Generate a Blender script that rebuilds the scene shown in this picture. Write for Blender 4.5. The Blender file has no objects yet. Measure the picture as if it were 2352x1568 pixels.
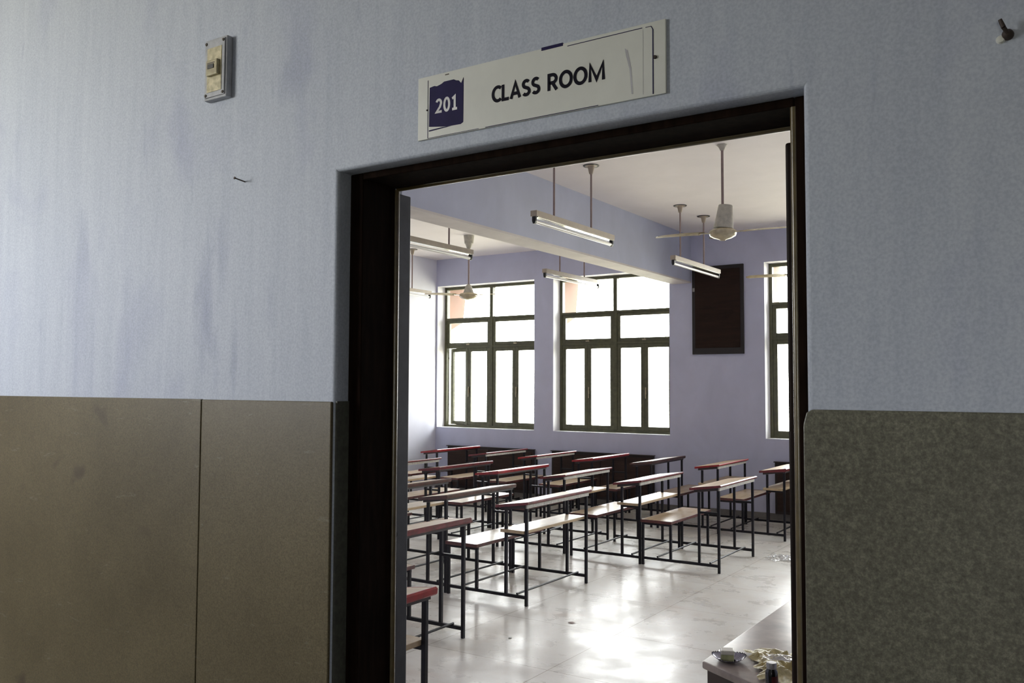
import bpy, bmesh, math, random
from mathutils import Vector, Matrix, noise

random.seed(7)
scene = bpy.context.scene
COL = scene.collection
PI = math.pi

# ------------------------------------------------------------------ helpers
class MB:
    """collects simple shapes into one mesh"""
    def __init__(self):
        self.bm = bmesh.new()

    def box(self, x0, x1, y0, y1, z0, z1, bev=0.0, mi=0, M=None, seg=2):
        b = bmesh.new()
        v = [b.verts.new((x, y, z)) for x in (x0, x1) for y in (y0, y1) for z in (z0, z1)]
        for q in ((0, 1, 3, 2), (4, 6, 7, 5), (0, 4, 5, 1), (2, 3, 7, 6), (0, 2, 6, 4), (1, 5, 7, 3)):
            b.faces.new([v[i] for i in q])
        if bev:
            bmesh.ops.bevel(b, geom=list(b.edges), offset=bev, segments=seg, affect='EDGES', profile=0.5)
        self._merge(b, M, mi)
        return self

    def prism(self, pts, axis, a0, a1, bev=0.0, mi=0, M=None):
        """polygon pts (u,v) extruded along axis: 'x' -> (a,u,v), 'y' -> (u,a,v), 'z' -> (u,v,a)"""
        b = bmesh.new()
        def mk(a, u, w):
            return (a, u, w) if axis == 'x' else (u, a, w) if axis == 'y' else (u, w, a)
        lo = [b.verts.new(mk(a0, *p)) for p in pts]
        hi = [b.verts.new(mk(a1, *p)) for p in pts]
        n = len(pts)
        b.faces.new(lo)
        b.faces.new(hi[::-1])
        for i in range(n):
            b.faces.new([lo[i], hi[i], hi[(i + 1) % n], lo[(i + 1) % n]])
        bmesh.ops.recalc_face_normals(b, faces=list(b.faces))
        if bev:
            bmesh.ops.bevel(b, geom=list(b.edges), offset=bev, segments=2, affect='EDGES', profile=0.5)
        self._merge(b, M, mi)
        return self

    def tube(self, p0, p1, r0, r1=None, n=14, mi=0, M=None):
        r1 = r0 if r1 is None else r1
        b = bmesh.new()
        p0 = Vector(p0); p1 = Vector(p1)
        d = p1 - p0
        q = d.to_track_quat('Z', 'Y').to_matrix().to_4x4()
        bmesh.ops.create_cone(b, cap_ends=True, segments=n, radius1=r0, radius2=r1, depth=d.length,
                              matrix=Matrix.Translation((p0 + p1) / 2) @ q)
        self._merge(b, M, mi)
        return self

    def lathe(self, prof, n=28, mi=0, M=None):
        """prof: (r, z) from bottom to top"""
        b = bmesh.new()
        rings = []
        for r, z in prof:
            if r < 1e-6:
                rings.append([b.verts.new((0, 0, z))])
            else:
                rings.append([b.verts.new((r * math.cos(2 * PI * i / n), r * math.sin(2 * PI * i / n), z)) for i in range(n)])
        for A, B in zip(rings, rings[1:]):
            for i in range(n):
                j = (i + 1) % n
                if len(A) == 1 and len(B) == 1:
                    continue
                if len(A) == 1:
                    b.faces.new([A[0], B[j], B[i]])
                elif len(B) == 1:
                    b.faces.new([A[i], A[j], B[0]])
                else:
                    b.faces.new([A[i], A[j], B[j], B[i]])
        for ring, flip in ((rings[0], True), (rings[-1], False)):
            if len(ring) > 1:
                b.faces.new(ring[::-1] if flip else ring)
        bmesh.ops.recalc_face_normals(b, faces=list(b.faces))
        self._merge(b, M, mi)
        return self

    def _merge(self, b, M, mi):
        if M is not None:
            b.transform(M)
        for f in b.faces:
            f.material_index = mi
        me = bpy.data.meshes.new('tmp')
        b.to_mesh(me)
        b.free()
        self.bm.from_mesh(me)
        bpy.data.meshes.remove(me)

    def mesh(self, name, mats, smooth=False):
        me = bpy.data.meshes.new(name)
        self.bm.to_mesh(me)
        self.bm.free()
        for m in (mats if isinstance(mats, (list, tuple)) else [mats]):
            me.materials.append(m)
        if smooth:
            for p in me.polygons:
                p.use_smooth = True
            me.set_sharp_from_angle(angle=math.radians(38))
        return me


def link(name, me, parent=None, loc=None):
    o = bpy.data.objects.new(name, me)
    COL.objects.link(o)
    if parent:
        o.parent = parent
    if loc:
        o.location = loc
    return o


def part(name, mb, mat, parent=None, smooth=False, label=None):
    o = link(name, mb.mesh(name, mat, smooth), parent)
    if label:
        o['label'] = label
    return o


def tag(o, label=None, cat=None, group=None, kind=None):
    if label: o['label'] = label
    if cat: o['category'] = cat
    if group: o['group'] = group
    if kind: o['kind'] = kind
    return o


def empty(name, loc=(0, 0, 0), rz=0.0):
    o = bpy.data.objects.new(name, None)
    o.empty_display_size = 0.1
    COL.objects.link(o)
    o.location = loc
    o.rotation_euler = (0, 0, rz)
    return o


# ------------------------------------------------------------------ materials
def new_mat(name):
    m = bpy.data.materials.new(name)
    m.use_nodes = True
    nt = m.node_tree
    b = nt.nodes['Principled BSDF']
    return m, nt, b


def N(nt, t, **kw):
    n = nt.nodes.new(t)
    for k, v in kw.items():
        if k.startswith('i_'):
            n.inputs[k[2:].replace('_', ' ')].default_value = v
        else:
            setattr(n, k, v)
    return n


def coords(nt, scale=(1, 1, 1), kind='Object'):
    tc = N(nt, 'ShaderNodeTexCoord')
    mp = N(nt, 'ShaderNodeMapping')
    mp.inputs['Scale'].default_value = scale
    nt.links.new(tc.outputs[kind], mp.inputs['Vector'])
    return mp.outputs['Vector']


def noise_tex(nt, vec, scale, detail=4.0, rough=0.6, dist=0.0):
    n = N(nt, 'ShaderNodeTexNoise')
    n.inputs['Scale'].default_value = scale
    n.inputs['Detail'].default_value = detail
    n.inputs['Roughness'].default_value = rough
    n.inputs['Distortion'].default_value = dist
    nt.links.new(vec, n.inputs['Vector'])
    return n.outputs['Fac']


def ramp(nt, fac, stops):
    r = N(nt, 'ShaderNodeValToRGB')
    e = r.color_ramp.elements
    while len(e) > 1:
        e.remove(e[-1])
    for i, (p, c) in enumerate(stops):
        el = e[0] if i == 0 else e.new(p)
        el.position = p
        el.color = (*c, 1) if len(c) == 3 else c
    nt.links.new(fac, r.inputs['Fac'])
    return r.outputs['Color']


def mix(nt, fac, a, b, mode='MIX'):
    m = N(nt, 'ShaderNodeMix', data_type='RGBA', blend_type=mode)
    for sock, v in ((m.inputs[0], fac), (m.inputs[6], a), (m.inputs[7], b)):
        if hasattr(v, 'is_output'):
            nt.links.new(v, sock)
        elif isinstance(v, (int, float)):
            sock.default_value = v
        else:
            sock.default_value = (*v, 1)
    return m.outputs[2]


def bump(nt, b, h, strength=0.2, dist=0.01):
    n = N(nt, 'ShaderNodeBump')
    n.inputs['Strength'].default_value = strength
    n.inputs['Distance'].default_value = dist
    nt.links.new(h, n.inputs['Height'])
    nt.links.new(n.outputs['Normal'], b.inputs['Normal'])


def simple(name, col, rough=0.5, metal=0.0, var=0.15, vscale=12.0, bumps=0.0, spec=0.5, scale=(1, 1, 1)):
    m, nt, b = new_mat(name)
    v = coords(nt, scale)
    f = noise_tex(nt, v, vscale, 5)
    c = ramp(nt, f, [(0.3, tuple(x * (1 - var) for x in col)), (0.7, tuple(min(1, x * (1 + var)) for x in col))])
    nt.links.new(c, b.inputs['Base Color'])
    b.inputs['Roughness'].default_value = rough
    b.inputs['Metallic'].default_value = metal
    b.inputs['Specular IOR Level'].default_value = spec
    if bumps:
        bump(nt, b, noise_tex(nt, v, vscale * 4, 3), bumps, 0.004)
    return m


def mat_corridor_wall():
    m, nt, b = new_mat('corridor_distemper')
    v = coords(nt, (9, 9, 0.55))
    streak = noise_tex(nt, v, 3.0, 8, 0.65, 0.3)
    base = ramp(nt, streak, [(0.25, (0.405, 0.445, 0.535)), (0.5, (0.445, 0.485, 0.57)), (0.78, (0.485, 0.525, 0.605))])
    v2 = coords(nt, (1.7, 1.7, 0.75))
    patch = noise_tex(nt, v2, 1.5, 5, 0.6, 0.6)
    mask = ramp(nt, patch, [(0.52, (0, 0, 0)), (0.74, (1, 1, 1))])
    c = mix(nt, mask, base, (0.34, 0.37, 0.50))
    v3 = coords(nt, (12, 12, 2.2))
    drip = noise_tex(nt, v3, 1.4, 3, 0.5, 0.8)
    dm = ramp(nt, drip, [(0.66, (0, 0, 0)), (0.78, (0.55, 0.55, 0.55))])
    c = mix(nt, dm, c, (0.30, 0.33, 0.45))
    # old wet stains below the switch and beside the sign
    tco = N(nt, 'ShaderNodeTexCoord')
    brk = noise_tex(nt, coords(nt, (14, 14, 3.0)), 1.8, 6, 0.65, 0.6)
    for cx_, cz_, sx_, sz_, k_ in ((-2.265, 1.93, .075, .22, .75), (-2.20, 2.12, .05, .22, .5), (-1.90, 2.60, .10, .10, .55), (-2.95, 2.2, .05, .2, .5), (-2.13, 1.80, .02, .16, .5), (-1.98, 1.95, .04, .12, .4)):
        mp_ = N(nt, 'ShaderNodeMapping')
        mp_.inputs['Location'].default_value = (-.5 * cx_ / sx_, 0, -.5 * cz_ / sz_)
        mp_.inputs['Scale'].default_value = (.5 / sx_, 0, .5 / sz_)
        nt.links.new(tco.outputs['Object'], mp_.inputs['Vector'])
        ln = N(nt, 'ShaderNodeVectorMath', operation='LENGTH')
        nt.links.new(mp_.outputs['Vector'], ln.inputs[0])
        ad = N(nt, 'ShaderNodeMath', operation='MULTIPLY_ADD')
        nt.links.new(brk, ad.inputs[0]); ad.inputs[1].default_value = 1.1
        nt.links.new(ln.outputs['Value'], ad.inputs[2])
        c = mix(nt, ramp(nt, ad.outputs[0], [(0.45, (k_,) * 3), (0.75, (k_ * .6,) * 3), (0.98, (0, 0, 0))]), c, (0.29, 0.32, 0.44))
    fine = noise_tex(nt, coords(nt), 160, 2)
    c = mix(nt, 0.16, c, ramp(nt, fine, [(0.35, (0.2, 0.2, 0.2)), (0.65, (0.8, 0.8, 0.8))]), 'OVERLAY')
    nt.links.new(c, b.inputs['Base Color'])
    b.inputs['Roughness'].default_value = 0.62
    h = mix(nt, 0.5, streak, noise_tex(nt, coords(nt, (34, 34, 2.6)), 3, 5))
    bump(nt, b, h, 0.16, 0.008)
    return m


def mat_dado(name, warm):
    m, nt, b = new_mat(name)
    a, c_, d = ((0.060, 0.049, 0.029), (0.120, 0.099, 0.059), (0.178, 0.148, 0.092)) if warm else \
               ((0.060, 0.060, 0.046), (0.125, 0.124, 0.098), (0.25, 0.246, 0.20))
    v = coords(nt)
    g = noise_tex(nt, v, 120 if not warm else 230, 4, 0.8)
    c = ramp(nt, g, [(0.28, a), (0.5, c_), (0.74, d)])
    big = noise_tex(nt, v, 2.2, 5, 0.6)
    c = mix(nt, 0.75, c, ramp(nt, big, [(0.3, (0.62, 0.58, 0.50)), (0.7, (1.1, 1.08, 1.0))]), 'MULTIPLY')
    vs = coords(nt, (2.5, 2.5, 14))
    scr = noise_tex(nt, vs, 3.0, 6, 0.6, 1.2)
    sm = ramp(nt, scr, [(0.66, (0, 0, 0)), (0.70, (0.35, 0.35, 0.35)), (0.74, (0, 0, 0))])
    c = mix(nt, sm, c, (0.25, 0.24, 0.2))
    st = noise_tex(nt, v, 5.5, 2, 0.4)
    stm = ramp(nt, st, [(0.72, (0, 0, 0)), (0.8, (0.8, 0.8, 0.8))])
    c = mix(nt, stm, c, (0.05, 0.035, 0.025))
    nt.links.new(c, b.inputs['Base Color'])
    b.inputs['Roughness'].default_value = 0.42
    b.inputs['Specular IOR Level'].default_value = 0.45
    bump(nt, b, g, 0.12, 0.003)
    return m


def mat_paint(name, col, mottled=0.08, rough=0.7):
    m, nt, b = new_mat(name)
    f = noise_tex(nt, coords(nt, (1, 1, 0.7)), 2.3, 6, 0.6, 0.4)
    c = ramp(nt, f, [(0.3, tuple(x * (1 - mottled) for x in col)), (0.7, tuple(min(1, x * (1 + mottled * .6)) for x in col))])
    nt.links.new(c, b.inputs['Base Color'])
    b.inputs['Roughness'].default_value = rough
    bump(nt, b, noise_tex(nt, coords(nt), 30, 5), 0.08, 0.004)
    return m


def mat_floor():
    m, nt, b = new_mat('polished_stone_floor')
    v = coords(nt)
    f = noise_tex(nt, v, 2.4, 8, 0.66, 0.8)
    c = ramp(nt, f, [(0.25, (0.66, 0.61, 0.54)), (0.5, (0.77, 0.745, 0.69)), (0.75, (0.82, 0.805, 0.76))])
    pk = noise_tex(nt, coords(nt, (1, 1.6, 1)), 1.3, 4, 0.6, 0.5)
    c = mix(nt, ramp(nt, pk, [(0.56, (0, 0, 0)), (0.72, (0.32, 0.32, 0.32))]), c, (0.52, 0.38, 0.31))
    dirt = noise_tex(nt, v, 7, 9, 0.72, 0.3)
    c = mix(nt, ramp(nt, dirt, [(0.55, (0, 0, 0)), (0.85, (0.26, 0.26, 0.26))]), c, (0.40, 0.33, 0.27))
    br = N(nt, 'ShaderNodeTexBrick', offset=0.0)
    br.inputs['Scale'].default_value = 1.0
    br.inputs['Mortar Size'].default_value = 0.0035
    br.inputs['Brick Width'].default_value = 0.92
    br.inputs['Row Height'].default_value = 0.92
    br.inputs['Color1'].default_value = (1, 1, 1, 1)
    br.inputs['Color2'].default_value = (0.93, 0.93, 0.92, 1)
    br.inputs['Mortar'].default_value = (0.5, 0.45, 0.4, 1)
    nt.links.new(v, br.inputs['Vector'])
    c = mix(nt, 1.0, c, br.outputs['Color'], 'MULTIPLY')
    nt.links.new(c, b.inputs['Base Color'])
    r = ramp(nt, noise_tex(nt, v, 3.5, 6, 0.65), [(0.3, (0.20,) * 3), (0.7, (0.42,) * 3)])
    nt.links.new(r, b.inputs['Roughness'])
    b.inputs['Specular IOR Level'].default_value = 0.30
    bump(nt, b, noise_tex(nt, v, 6, 4), 0.03, 0.01)
    return m


def mat_wood(name, light, dark, rough=0.25, scale=(18, 1.6, 18), spec=0.5):
    m, nt, b = new_mat(name)
    b.inputs['Specular IOR Level'].default_value = spec
    v = coords(nt, scale)
    f = noise_tex(nt, v, 1.5, 6, 0.6, 0.6)
    c = ramp(nt, f, [(0.3, dark), (0.62, light)])
    st = noise_tex(nt, coords(nt), 5, 5, 0.6)
    c = mix(nt, ramp(nt, st, [(0.55, (0, 0, 0)), (0.75, (0.5, 0.5, 0.5))]), c, tuple(x * 0.55 for x in dark))
    nt.links.new(c, b.inputs['Base Color'])
    b.inputs['Roughness'].default_value = rough
    return m


def mat_glass():
    m = bpy.data.materials.new('window_glass')
    m.use_nodes = True
    nt = m.node_tree
    nt.nodes.clear()
    out = N(nt, 'ShaderNodeOutputMaterial')
    tr = N(nt, 'ShaderNodeBsdfTransparent')
    tr.inputs['Color'].default_value = (0.96, 0.97, 0.96, 1)
    gl = N(nt, 'ShaderNodeBsdfGlossy')
    gl.inputs['Roughness'].default_value = 0.02
    fr = N(nt, 'ShaderNodeFresnel')
    fr.inputs['IOR'].default_value = 1.3
    mx = N(nt, 'ShaderNodeMixShader')
    nt.links.new(fr.outputs[0], mx.inputs[0])
    nt.links.new(tr.outputs[0], mx.inputs[1])
    nt.links.new(gl.outputs[0], mx.inputs[2])
    nt.links.new(mx.outputs[0], out.inputs['Surface'])
    return m


def mat_plastic_film(name, col, alpha_lo, alpha_hi, rough=0.15):
    m, nt, b = new_mat(name)
    f = noise_tex(nt, coords(nt), 25, 4)
    a = ramp(nt, f, [(0.35, (alpha_lo,) * 3), (0.65, (alpha_hi,) * 3)])
    nt.links.new(a, b.inputs['Alpha'])
    b.inputs['Base Color'].default_value = (*col, 1)
    b.inputs['Roughness'].default_value = rough
    b.inputs['Specular IOR Level'].default_value = 0.8
    return m


M = {}
M['cwall'] = mat_corridor_wall()
M['dado_l'] = mat_dado('dado_stone_olive', True)
M['dado_r'] = mat_dado('dado_stone_speckled', False)
M['dado_ret'] = simple('dado_return_stone', (0.085, 0.088, 0.072), 0.5, var=0.3, vscale=60)
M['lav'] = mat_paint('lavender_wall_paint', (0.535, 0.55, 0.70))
M['lav_lit'] = mat_paint('lavender_paint_lit', (0.76, 0.77, 0.86), 0.05)  # wall lavender made paler: overexposure from the window put into the colour
M['ceil'] = mat_paint('ceiling_whitewash', (0.80, 0.755, 0.765), 0.04)
M['reveal'] = mat_paint('window_reveal_white', (0.86, 0.85, 0.88), 0.03)
M['beamside'] = mat_paint('beam_lavender_grey', (0.45, 0.475, 0.60))
M['beam'] = mat_paint('beam_soffit_plaster', (0.62, 0.58, 0.56), 0.12)
M['floor'] = mat_floor()
M['base'] = simple('skirting_stone', (0.16, 0.15, 0.14), 0.5)
M['frame'] = simple('door_frame_wood', (0.0105, 0.0058, 0.004), 0.8, var=0.5, vscale=9, scale=(6, 6, 0.8), spec=0.03)
M['leaf'] = simple('door_leaf_wood', (0.016, 0.009, 0.007), 0.55, var=0.4, vscale=6, spec=0.15)
M['bead'] = simple('varnished_bead', (0.10, 0.073, 0.028), 0.28, var=0.35, vscale=25, spec=0.9)  # yellow-brown varnish, lighter than the frame wood
M['stop'] = simple('door_stop_greyblue', (0.075, 0.077, 0.088), 0.55, var=0.25, vscale=14)
M['black'] = simple('black_plastic', (0.008, 0.008, 0.009), 0.4)
M['signw'] = simple('sign_acrylic', (0.66, 0.67, 0.63), 0.35, var=0.05, vscale=8)
M['navy'] = simple('sign_navy', (0.016, 0.012, 0.065), 0.6, var=0.15, vscale=20, spec=0.15)
M['ink'] = simple('sign_black_letters', (0.007, 0.006, 0.014), 0.6, spec=0.1)
M['smear'] = simple('sign_grey_smear', (0.42, 0.42, 0.45), 0.5)
M['num'] = simple('sign_number_white', (0.66, 0.66, 0.68), 0.4)
M['steel'] = simple('dull_steel', (0.35, 0.34, 0.32), 0.4, metal=0.8)
M['rust'] = simple('rusty_iron', (0.055, 0.04, 0.035), 0.6, metal=0.4)
M['swbox'] = simple('switch_box_paint', (0.36, 0.37, 0.40), 0.5, var=0.2, vscale=30)
M['swplate'] = simple('yellowed_switch_plate', (0.50, 0.45, 0.29), 0.22, var=0.4, vscale=40, spec=0.7)
M['swrock'] = simple('old_rocker_plastic', (0.36, 0.32, 0.20), 0.25, var=0.3, vscale=30, spec=0.7)
M['swdark'] = simple('grimy_brown', (0.05, 0.035, 0.02), 0.5)
M['dmetal'] = simple('desk_black_steel', (0.008, 0.007, 0.011), 0.36, var=0.4, vscale=30, spec=0.3)
M['dtop'] = mat_wood('desk_top_laminate', (0.58, 0.43, 0.27), (0.46, 0.33, 0.19), 0.40)
M['dseat'] = mat_wood('bench_laminate', (0.55, 0.42, 0.28), (0.42, 0.30, 0.18), 0.24)
M['dshelf'] = mat_wood('shelf_board', (0.56, 0.43, 0.27), (0.42, 0.30, 0.17), 0.35)
M['red'] = simple('worn_red_edging', (0.30, 0.010, 0.014), 0.30, var=0.4, vscale=18, spec=0.6)
M['maroon'] = simple('worn_maroon_edging', (0.14, 0.014, 0.018), 0.30, var=0.5, vscale=20, spec=0.6)
M['brown'] = simple('worn_brown_edging', (0.075, 0.030, 0.022), 0.30, var=0.5, vscale=20, spec=0.6)
M['apron'] = simple('pale_plywood_apron', (0.50, 0.48, 0.42), 0.5, var=0.3, vscale=45)
M['aprond'] = simple('dark_apron', (0.03, 0.022, 0.022), 0.5)
M['sedge'] = simple('bench_edging', (0.11, 0.035, 0.03), 0.35, var=0.5, vscale=25)
M['wframe'] = simple('olive_window_frame', (0.078, 0.078, 0.038), 0.38, var=0.3, vscale=15, spec=0.5)
M['glass'] = mat_glass()
M['brass'] = simple('window_fitting', (0.42, 0.36, 0.25), 0.3, metal=0.8)
M['batten'] = simple('batten_cream_enamel', (0.40, 0.335, 0.26), 0.4, var=0.1, vscale=10)
M['reflect'] = simple('batten_reflector', (0.72, 0.70, 0.62), 0.16, metal=0.7, var=0.08)
M['tube'] = simple('fluorescent_tube_glass', (0.78, 0.76, 0.72), 0.10, var=0.03, spec=0.9)
M['rod'] = simple('painted_rod', (0.28, 0.21, 0.20), 0.5)
M['fan'] = simple('fan_cream_enamel', (0.50, 0.43, 0.28), 0.22, var=0.25, vscale=14, spec=0.7)
M['fanc'] = simple('fan_canopy_dusty', (0.46, 0.44, 0.37), 0.5, var=0.2, vscale=20)
M['board'] = mat_wood('dark_wall_board', (0.030, 0.017, 0.012), (0.019, 0.011, 0.008), 0.55, (1.5, 8, 14), 0.12)
M['boardf'] = simple('dark_board_border', (0.012, 0.008, 0.007), 0.5)
M['cab'] = mat_wood('dark_cupboard_wood', (0.050, 0.030, 0.023), (0.028, 0.017, 0.014), 0.5, (1.5, 8, 14), 0.2)
M['cabf'] = simple('dark_cupboard_frame', (0.022, 0.013, 0.011), 0.5)
M['terra'] = mat_paint('terracotta_hood', (0.10, 0.042, 0.020), 0.1)
M['ttop'] = simple('dusty_laminate_top', (0.40, 0.33, 0.28), 0.33, var=0.25, vscale=10)
M['tbody'] = simple('dark_table_side', (0.050, 0.032, 0.022), 0.5, var=0.3, vscale=8)
M['foil'] = simple('silver_foil', (0.46, 0.45, 0.52), 0.18, metal=0.95)
M['boxw'] = simple('pale_box_lid', (0.70, 0.66, 0.56), 0.45)
M['boxg'] = simple('green_box_side', (0.40, 0.40, 0.20), 0.5, var=0.3, vscale=30)
M['crump'] = simple('yellow_crumpled_film', (0.62, 0.53, 0.27), 0.42, var=0.25, vscale=30, spec=0.35)
M['clear'] = mat_plastic_film('clear_crumpled_film', (0.85, 0.85, 0.84), 0.2, 0.9, 0.08)
M['paper'] = simple('dirty_paper_scrap', (0.6, 0.5, 0.46), 0.8)
M['bottle'] = simple('dark_bottle_glass', (0.006, 0.006, 0.008), 0.08, spec=0.9)
M['bcap'] = simple('grey_bottle_cap', (0.50, 0.49, 0.48), 0.3, metal=0.3)
M['blabel'] = simple('dark_red_bottle_label', (0.10, 0.012, 0.012), 0.4)
M['pipe'] = simple('corridor_far_wall', (0.62, 0.62, 0.60), 0.7)
M['cfl'] = simple('corridor_floor_stone', (0.09, 0.085, 0.075), 0.5)
M['cfloor'] = simple('corridor_ceiling_white', (0.6, 0.6, 0.6), 0.7)

# ------------------------------------------------------------------ camera
CAMZ = 1.7
yaw, pitch, roll, fpx = 0.5817589, 0.05183934, 0.00386976, 2010.46
fw = Vector((-math.sin(yaw) * math.cos(pitch), math.cos(yaw) * math.cos(pitch), math.sin(pitch)))
rt = fw.cross(Vector((0, 0, 1))).normalized()
up = rt.cross(fw)
r2 = rt * math.cos(roll) + up * math.sin(roll)
u2 = -rt * math.sin(roll) + up * math.cos(roll)
cam_d = bpy.data.cameras.new('camera')
cam = bpy.data.objects.new('camera', cam_d)
COL.objects.link(cam)
mw = Matrix((r2, u2, -fw)).transposed().to_4x4()
mw.translation = (0, 0, CAMZ)
cam.matrix_world = mw
cam_d.sensor_width = 36.0
cam_d.lens = fpx / 2352 * 36.0
cam_d.clip_start = 0.05
cam_d.clip_end = 300
scene.camera = cam

# ------------------------------------------------------------------ room shell
YF, YR = 1.73, 2.0            # corridor face / room face of the door wall
YB, YB2 = 11.4, 11.7          # window wall
XL, XR = -9.0, 1.2            # room left / right
ZC = 3.8
OX0, OX1, OZ = -1.715, -0.455, 2.292   # door opening


def grid_wall(name, xs, zs, holes, y0, y1, mats, bevel_front=0.0):
    """wall slab in the XZ plane with rectangular holes; mats: front (y0), back (y1), reveals"""
    bm = bmesh.new()
    V = {}
    for i, x in enumerate(xs):
        for k, z in enumerate(zs):
            for j, y in enumerate((y0, y1)):
                V[i, j, k] = bm.verts.new((x, y, z))
    nx, nz = len(xs) - 1, len(zs) - 1
    solid = lambda i, k: 0 <= i < nx and 0 <= k < nz and (i, k) not in holes
    for i in range(nx):
        for k in range(nz):
            if not solid(i, k):
                continue
            f = bm.faces.new([V[i, 0, k], V[i + 1, 0, k], V[i + 1, 0, k + 1], V[i, 0, k + 1]]); f.material_index = 0
            f = bm.faces.new([V[i, 1, k], V[i, 1, k + 1], V[i + 1, 1, k + 1], V[i + 1, 1, k]]); f.material_index = 1
            for di, dk, a, b in ((-1, 0, (i, k), (i, k + 1)), (1, 0, (i + 1, k + 1), (i + 1, k)),
                                 (0, -1, (i + 1, k), (i, k)), (0, 1, (i, k + 1), (i + 1, k + 1))):
                if not solid(i + di, k + dk):
                    f = bm.faces.new([V[a[0], 0, a[1]], V[a[0], 1, a[1]], V[b[0], 1, b[1]], V[b[0], 0, b[1]]][::-1])
                    f.material_index = 2
    bmesh.ops.delete(bm, geom=[v for v in bm.verts if not v.link_faces], context='VERTS')
    bmesh.ops.recalc_face_normals(bm, faces=list(bm.faces))
    if bevel_front:
        es = []
        for e in bm.edges:
            ms = {f.material_index for f in e.link_faces}
            if ms == {0, 2} and all(xs[0] + .01 < v.co.x < xs[-1] - .01 and v.co.z < zs[-1] - .01 for v in e.verts):
                es.append(e)
        bmesh.ops.bevel(bm, geom=es, offset=bevel_front, segments=4, affect='EDGES', profile=0.5)
    me = bpy.data.meshes.new(name)
    bm.to_mesh(me); bm.free()
    for m in mats:
        me.materials.append(m)
    return tag(link(name, me), kind='structure')


w = grid_wall('wall_front', [-9.2, OX0, OX1, 2.6], [0, OZ, ZC], {(1, 0)}, YF, YR, [M['cwall'], M['lav'], M['cwall']], 0.010)
tag(w, 'blue-grey distempered corridor wall around the classroom doorway', 'wall')
WX = [(-8.975, -7.09), (-6.75, -4.866), (-3.53, -1.645), (-1.305, .58)]  # last window is unseen, added for light on the near floor
SILL, HEAD = 1.04, 3.355
xs = [-9.2] + [x for p in WX for x in p] + [2.6]
w = grid_wall('wall_back', xs, [0, SILL, HEAD, ZC], {(1, 1), (3, 1), (5, 1), (7, 1)}, YB, YB2, [M['lav'], M['lav_lit'], M['reveal']])
tag(w, 'lavender classroom wall with tall windows', 'wall')


def struct(name, mb, mats, label, cat):
    return tag(part(name, mb, mats), label, cat, kind='structure')


struct('wall_left', MB().box(-9.2, XL, YR, YB, 0, ZC), M['lav_lit'], 'lavender side wall with window brightness put in its colour at the far left of the classroom', 'wall')
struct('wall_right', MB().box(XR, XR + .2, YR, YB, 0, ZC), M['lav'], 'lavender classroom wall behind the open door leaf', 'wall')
struct('floor', MB().box(-9.2, 2.6, YF + .05, YB2, -0.15, 0), M['floor'], 'worn pale polished stone tile floor', 'floor')
struct('floor', MB().box(-9.2, 2.6, -1.6, YF + .05, -0.15, 0), M['cfl'], 'dark stone corridor floor', 'floor')
struct('ceiling', MB().box(-9.2, 2.6, -1.6, YB2, ZC, ZC + .15), M['ceil'], 'whitewashed ceiling slab over the classroom', 'ceiling')
struct('trim_1', MB().box(-4.82, -4.545, YR, YB, 3.16, ZC).box(-4.82, -4.545, YR, YB, 3.14, 3.16, mi=1), [M['beamside'], M['beam']],
       'deep lavender ceiling beam crossing the classroom', 'beam')
COX0, COX1, COZ0, COZ1 = -6.1, -4.15, 1.95, 3.35  # unseen opening, added and sized to light the door wall
# corridor shell around the photographer (behind the camera); its openings are added for light
w = grid_wall('wall_opposite', [-9.2, COX0, COX1, .5, .97, 2.6], [0, 1.36, COZ0, COZ1, ZC], {(1, 2), (3, 1)}, -1.6, -1.45, [M['pipe'], M['pipe'], M['pipe']])
tag(w, 'unseen corridor wall facing the classroom door, with openings added for light', 'wall')
struct('wall_far', MB().box(-9.35, -9.2, -1.6, YF, 0, ZC), M['pipe'], 'plain wall closing the far end of the corridor', 'wall')
struct('wall_end', MB().box(2.6, 2.75, -1.6, YR, 0, ZC), M['pipe'], 'plain end wall of the corridor', 'wall')

# stone dado
YD = YF - 0.010
DZ = 1.659
SEAM = -2.268
struct('trim_2', MB().box(-9.2, SEAM - .002, YD, YF, 0, DZ, bev=.002), M['dado_l'], 'wide olive-brown stone dado slab left of the joint', 'dado')
struct('trim_3', MB().box(SEAM + .002, OX0 - .003, YD, YF, 0, DZ - .001, bev=.003), M['dado_l'], 'olive-brown stone dado slab between joint and doorway', 'dado')
struct('trim_4', MB().prism([(OX1 - .006, 0), (2.6, 0), (2.6, DZ), (OX1 + .012, DZ), (OX1 + .001, DZ - .006), (OX1 - .005, DZ - .03)], 'y', YD, YF, bev=.0025),
       M['dado_r'], 'speckled grey-green stone dado right of the doorway', 'dado')
struct('trim_5', MB().box(OX0, OX0 + .006, YF + .004, YF + .05, 0, DZ), M['dado_ret'], 'dark stone return on the left door reveal', 'dado')
struct('baseboard_back', MB().box(XL, XR, YB - .015, YB, 0, .085, bev=.004), M['base'], 'dark stone skirting under the windows', 'skirting')

# ------------------------------------------------------------------ door
door = tag(empty('door_1', (0, 0, 0)), 'dark brown wooden classroom door frame with leaf opened inward', 'door', kind='structure')
FY0, FY1 = YF + .05, YF + .19
part('left_jamb', MB().box(OX0, -1.668, FY0, FY1, 0, OZ, bev=.004), M['frame'], door)
part('right_jamb', MB().box(-.486, OX1, FY0, FY1, 0, OZ, bev=.004), M['frame'], door)
part('frame_head', MB().box(-1.668, -.486, FY0, FY1, 2.273, OZ, bev=.003), M['frame'], door)


def bead_mb(p0, p1, r):
    return MB().tube(p0, p1, r, n=16)


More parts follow.
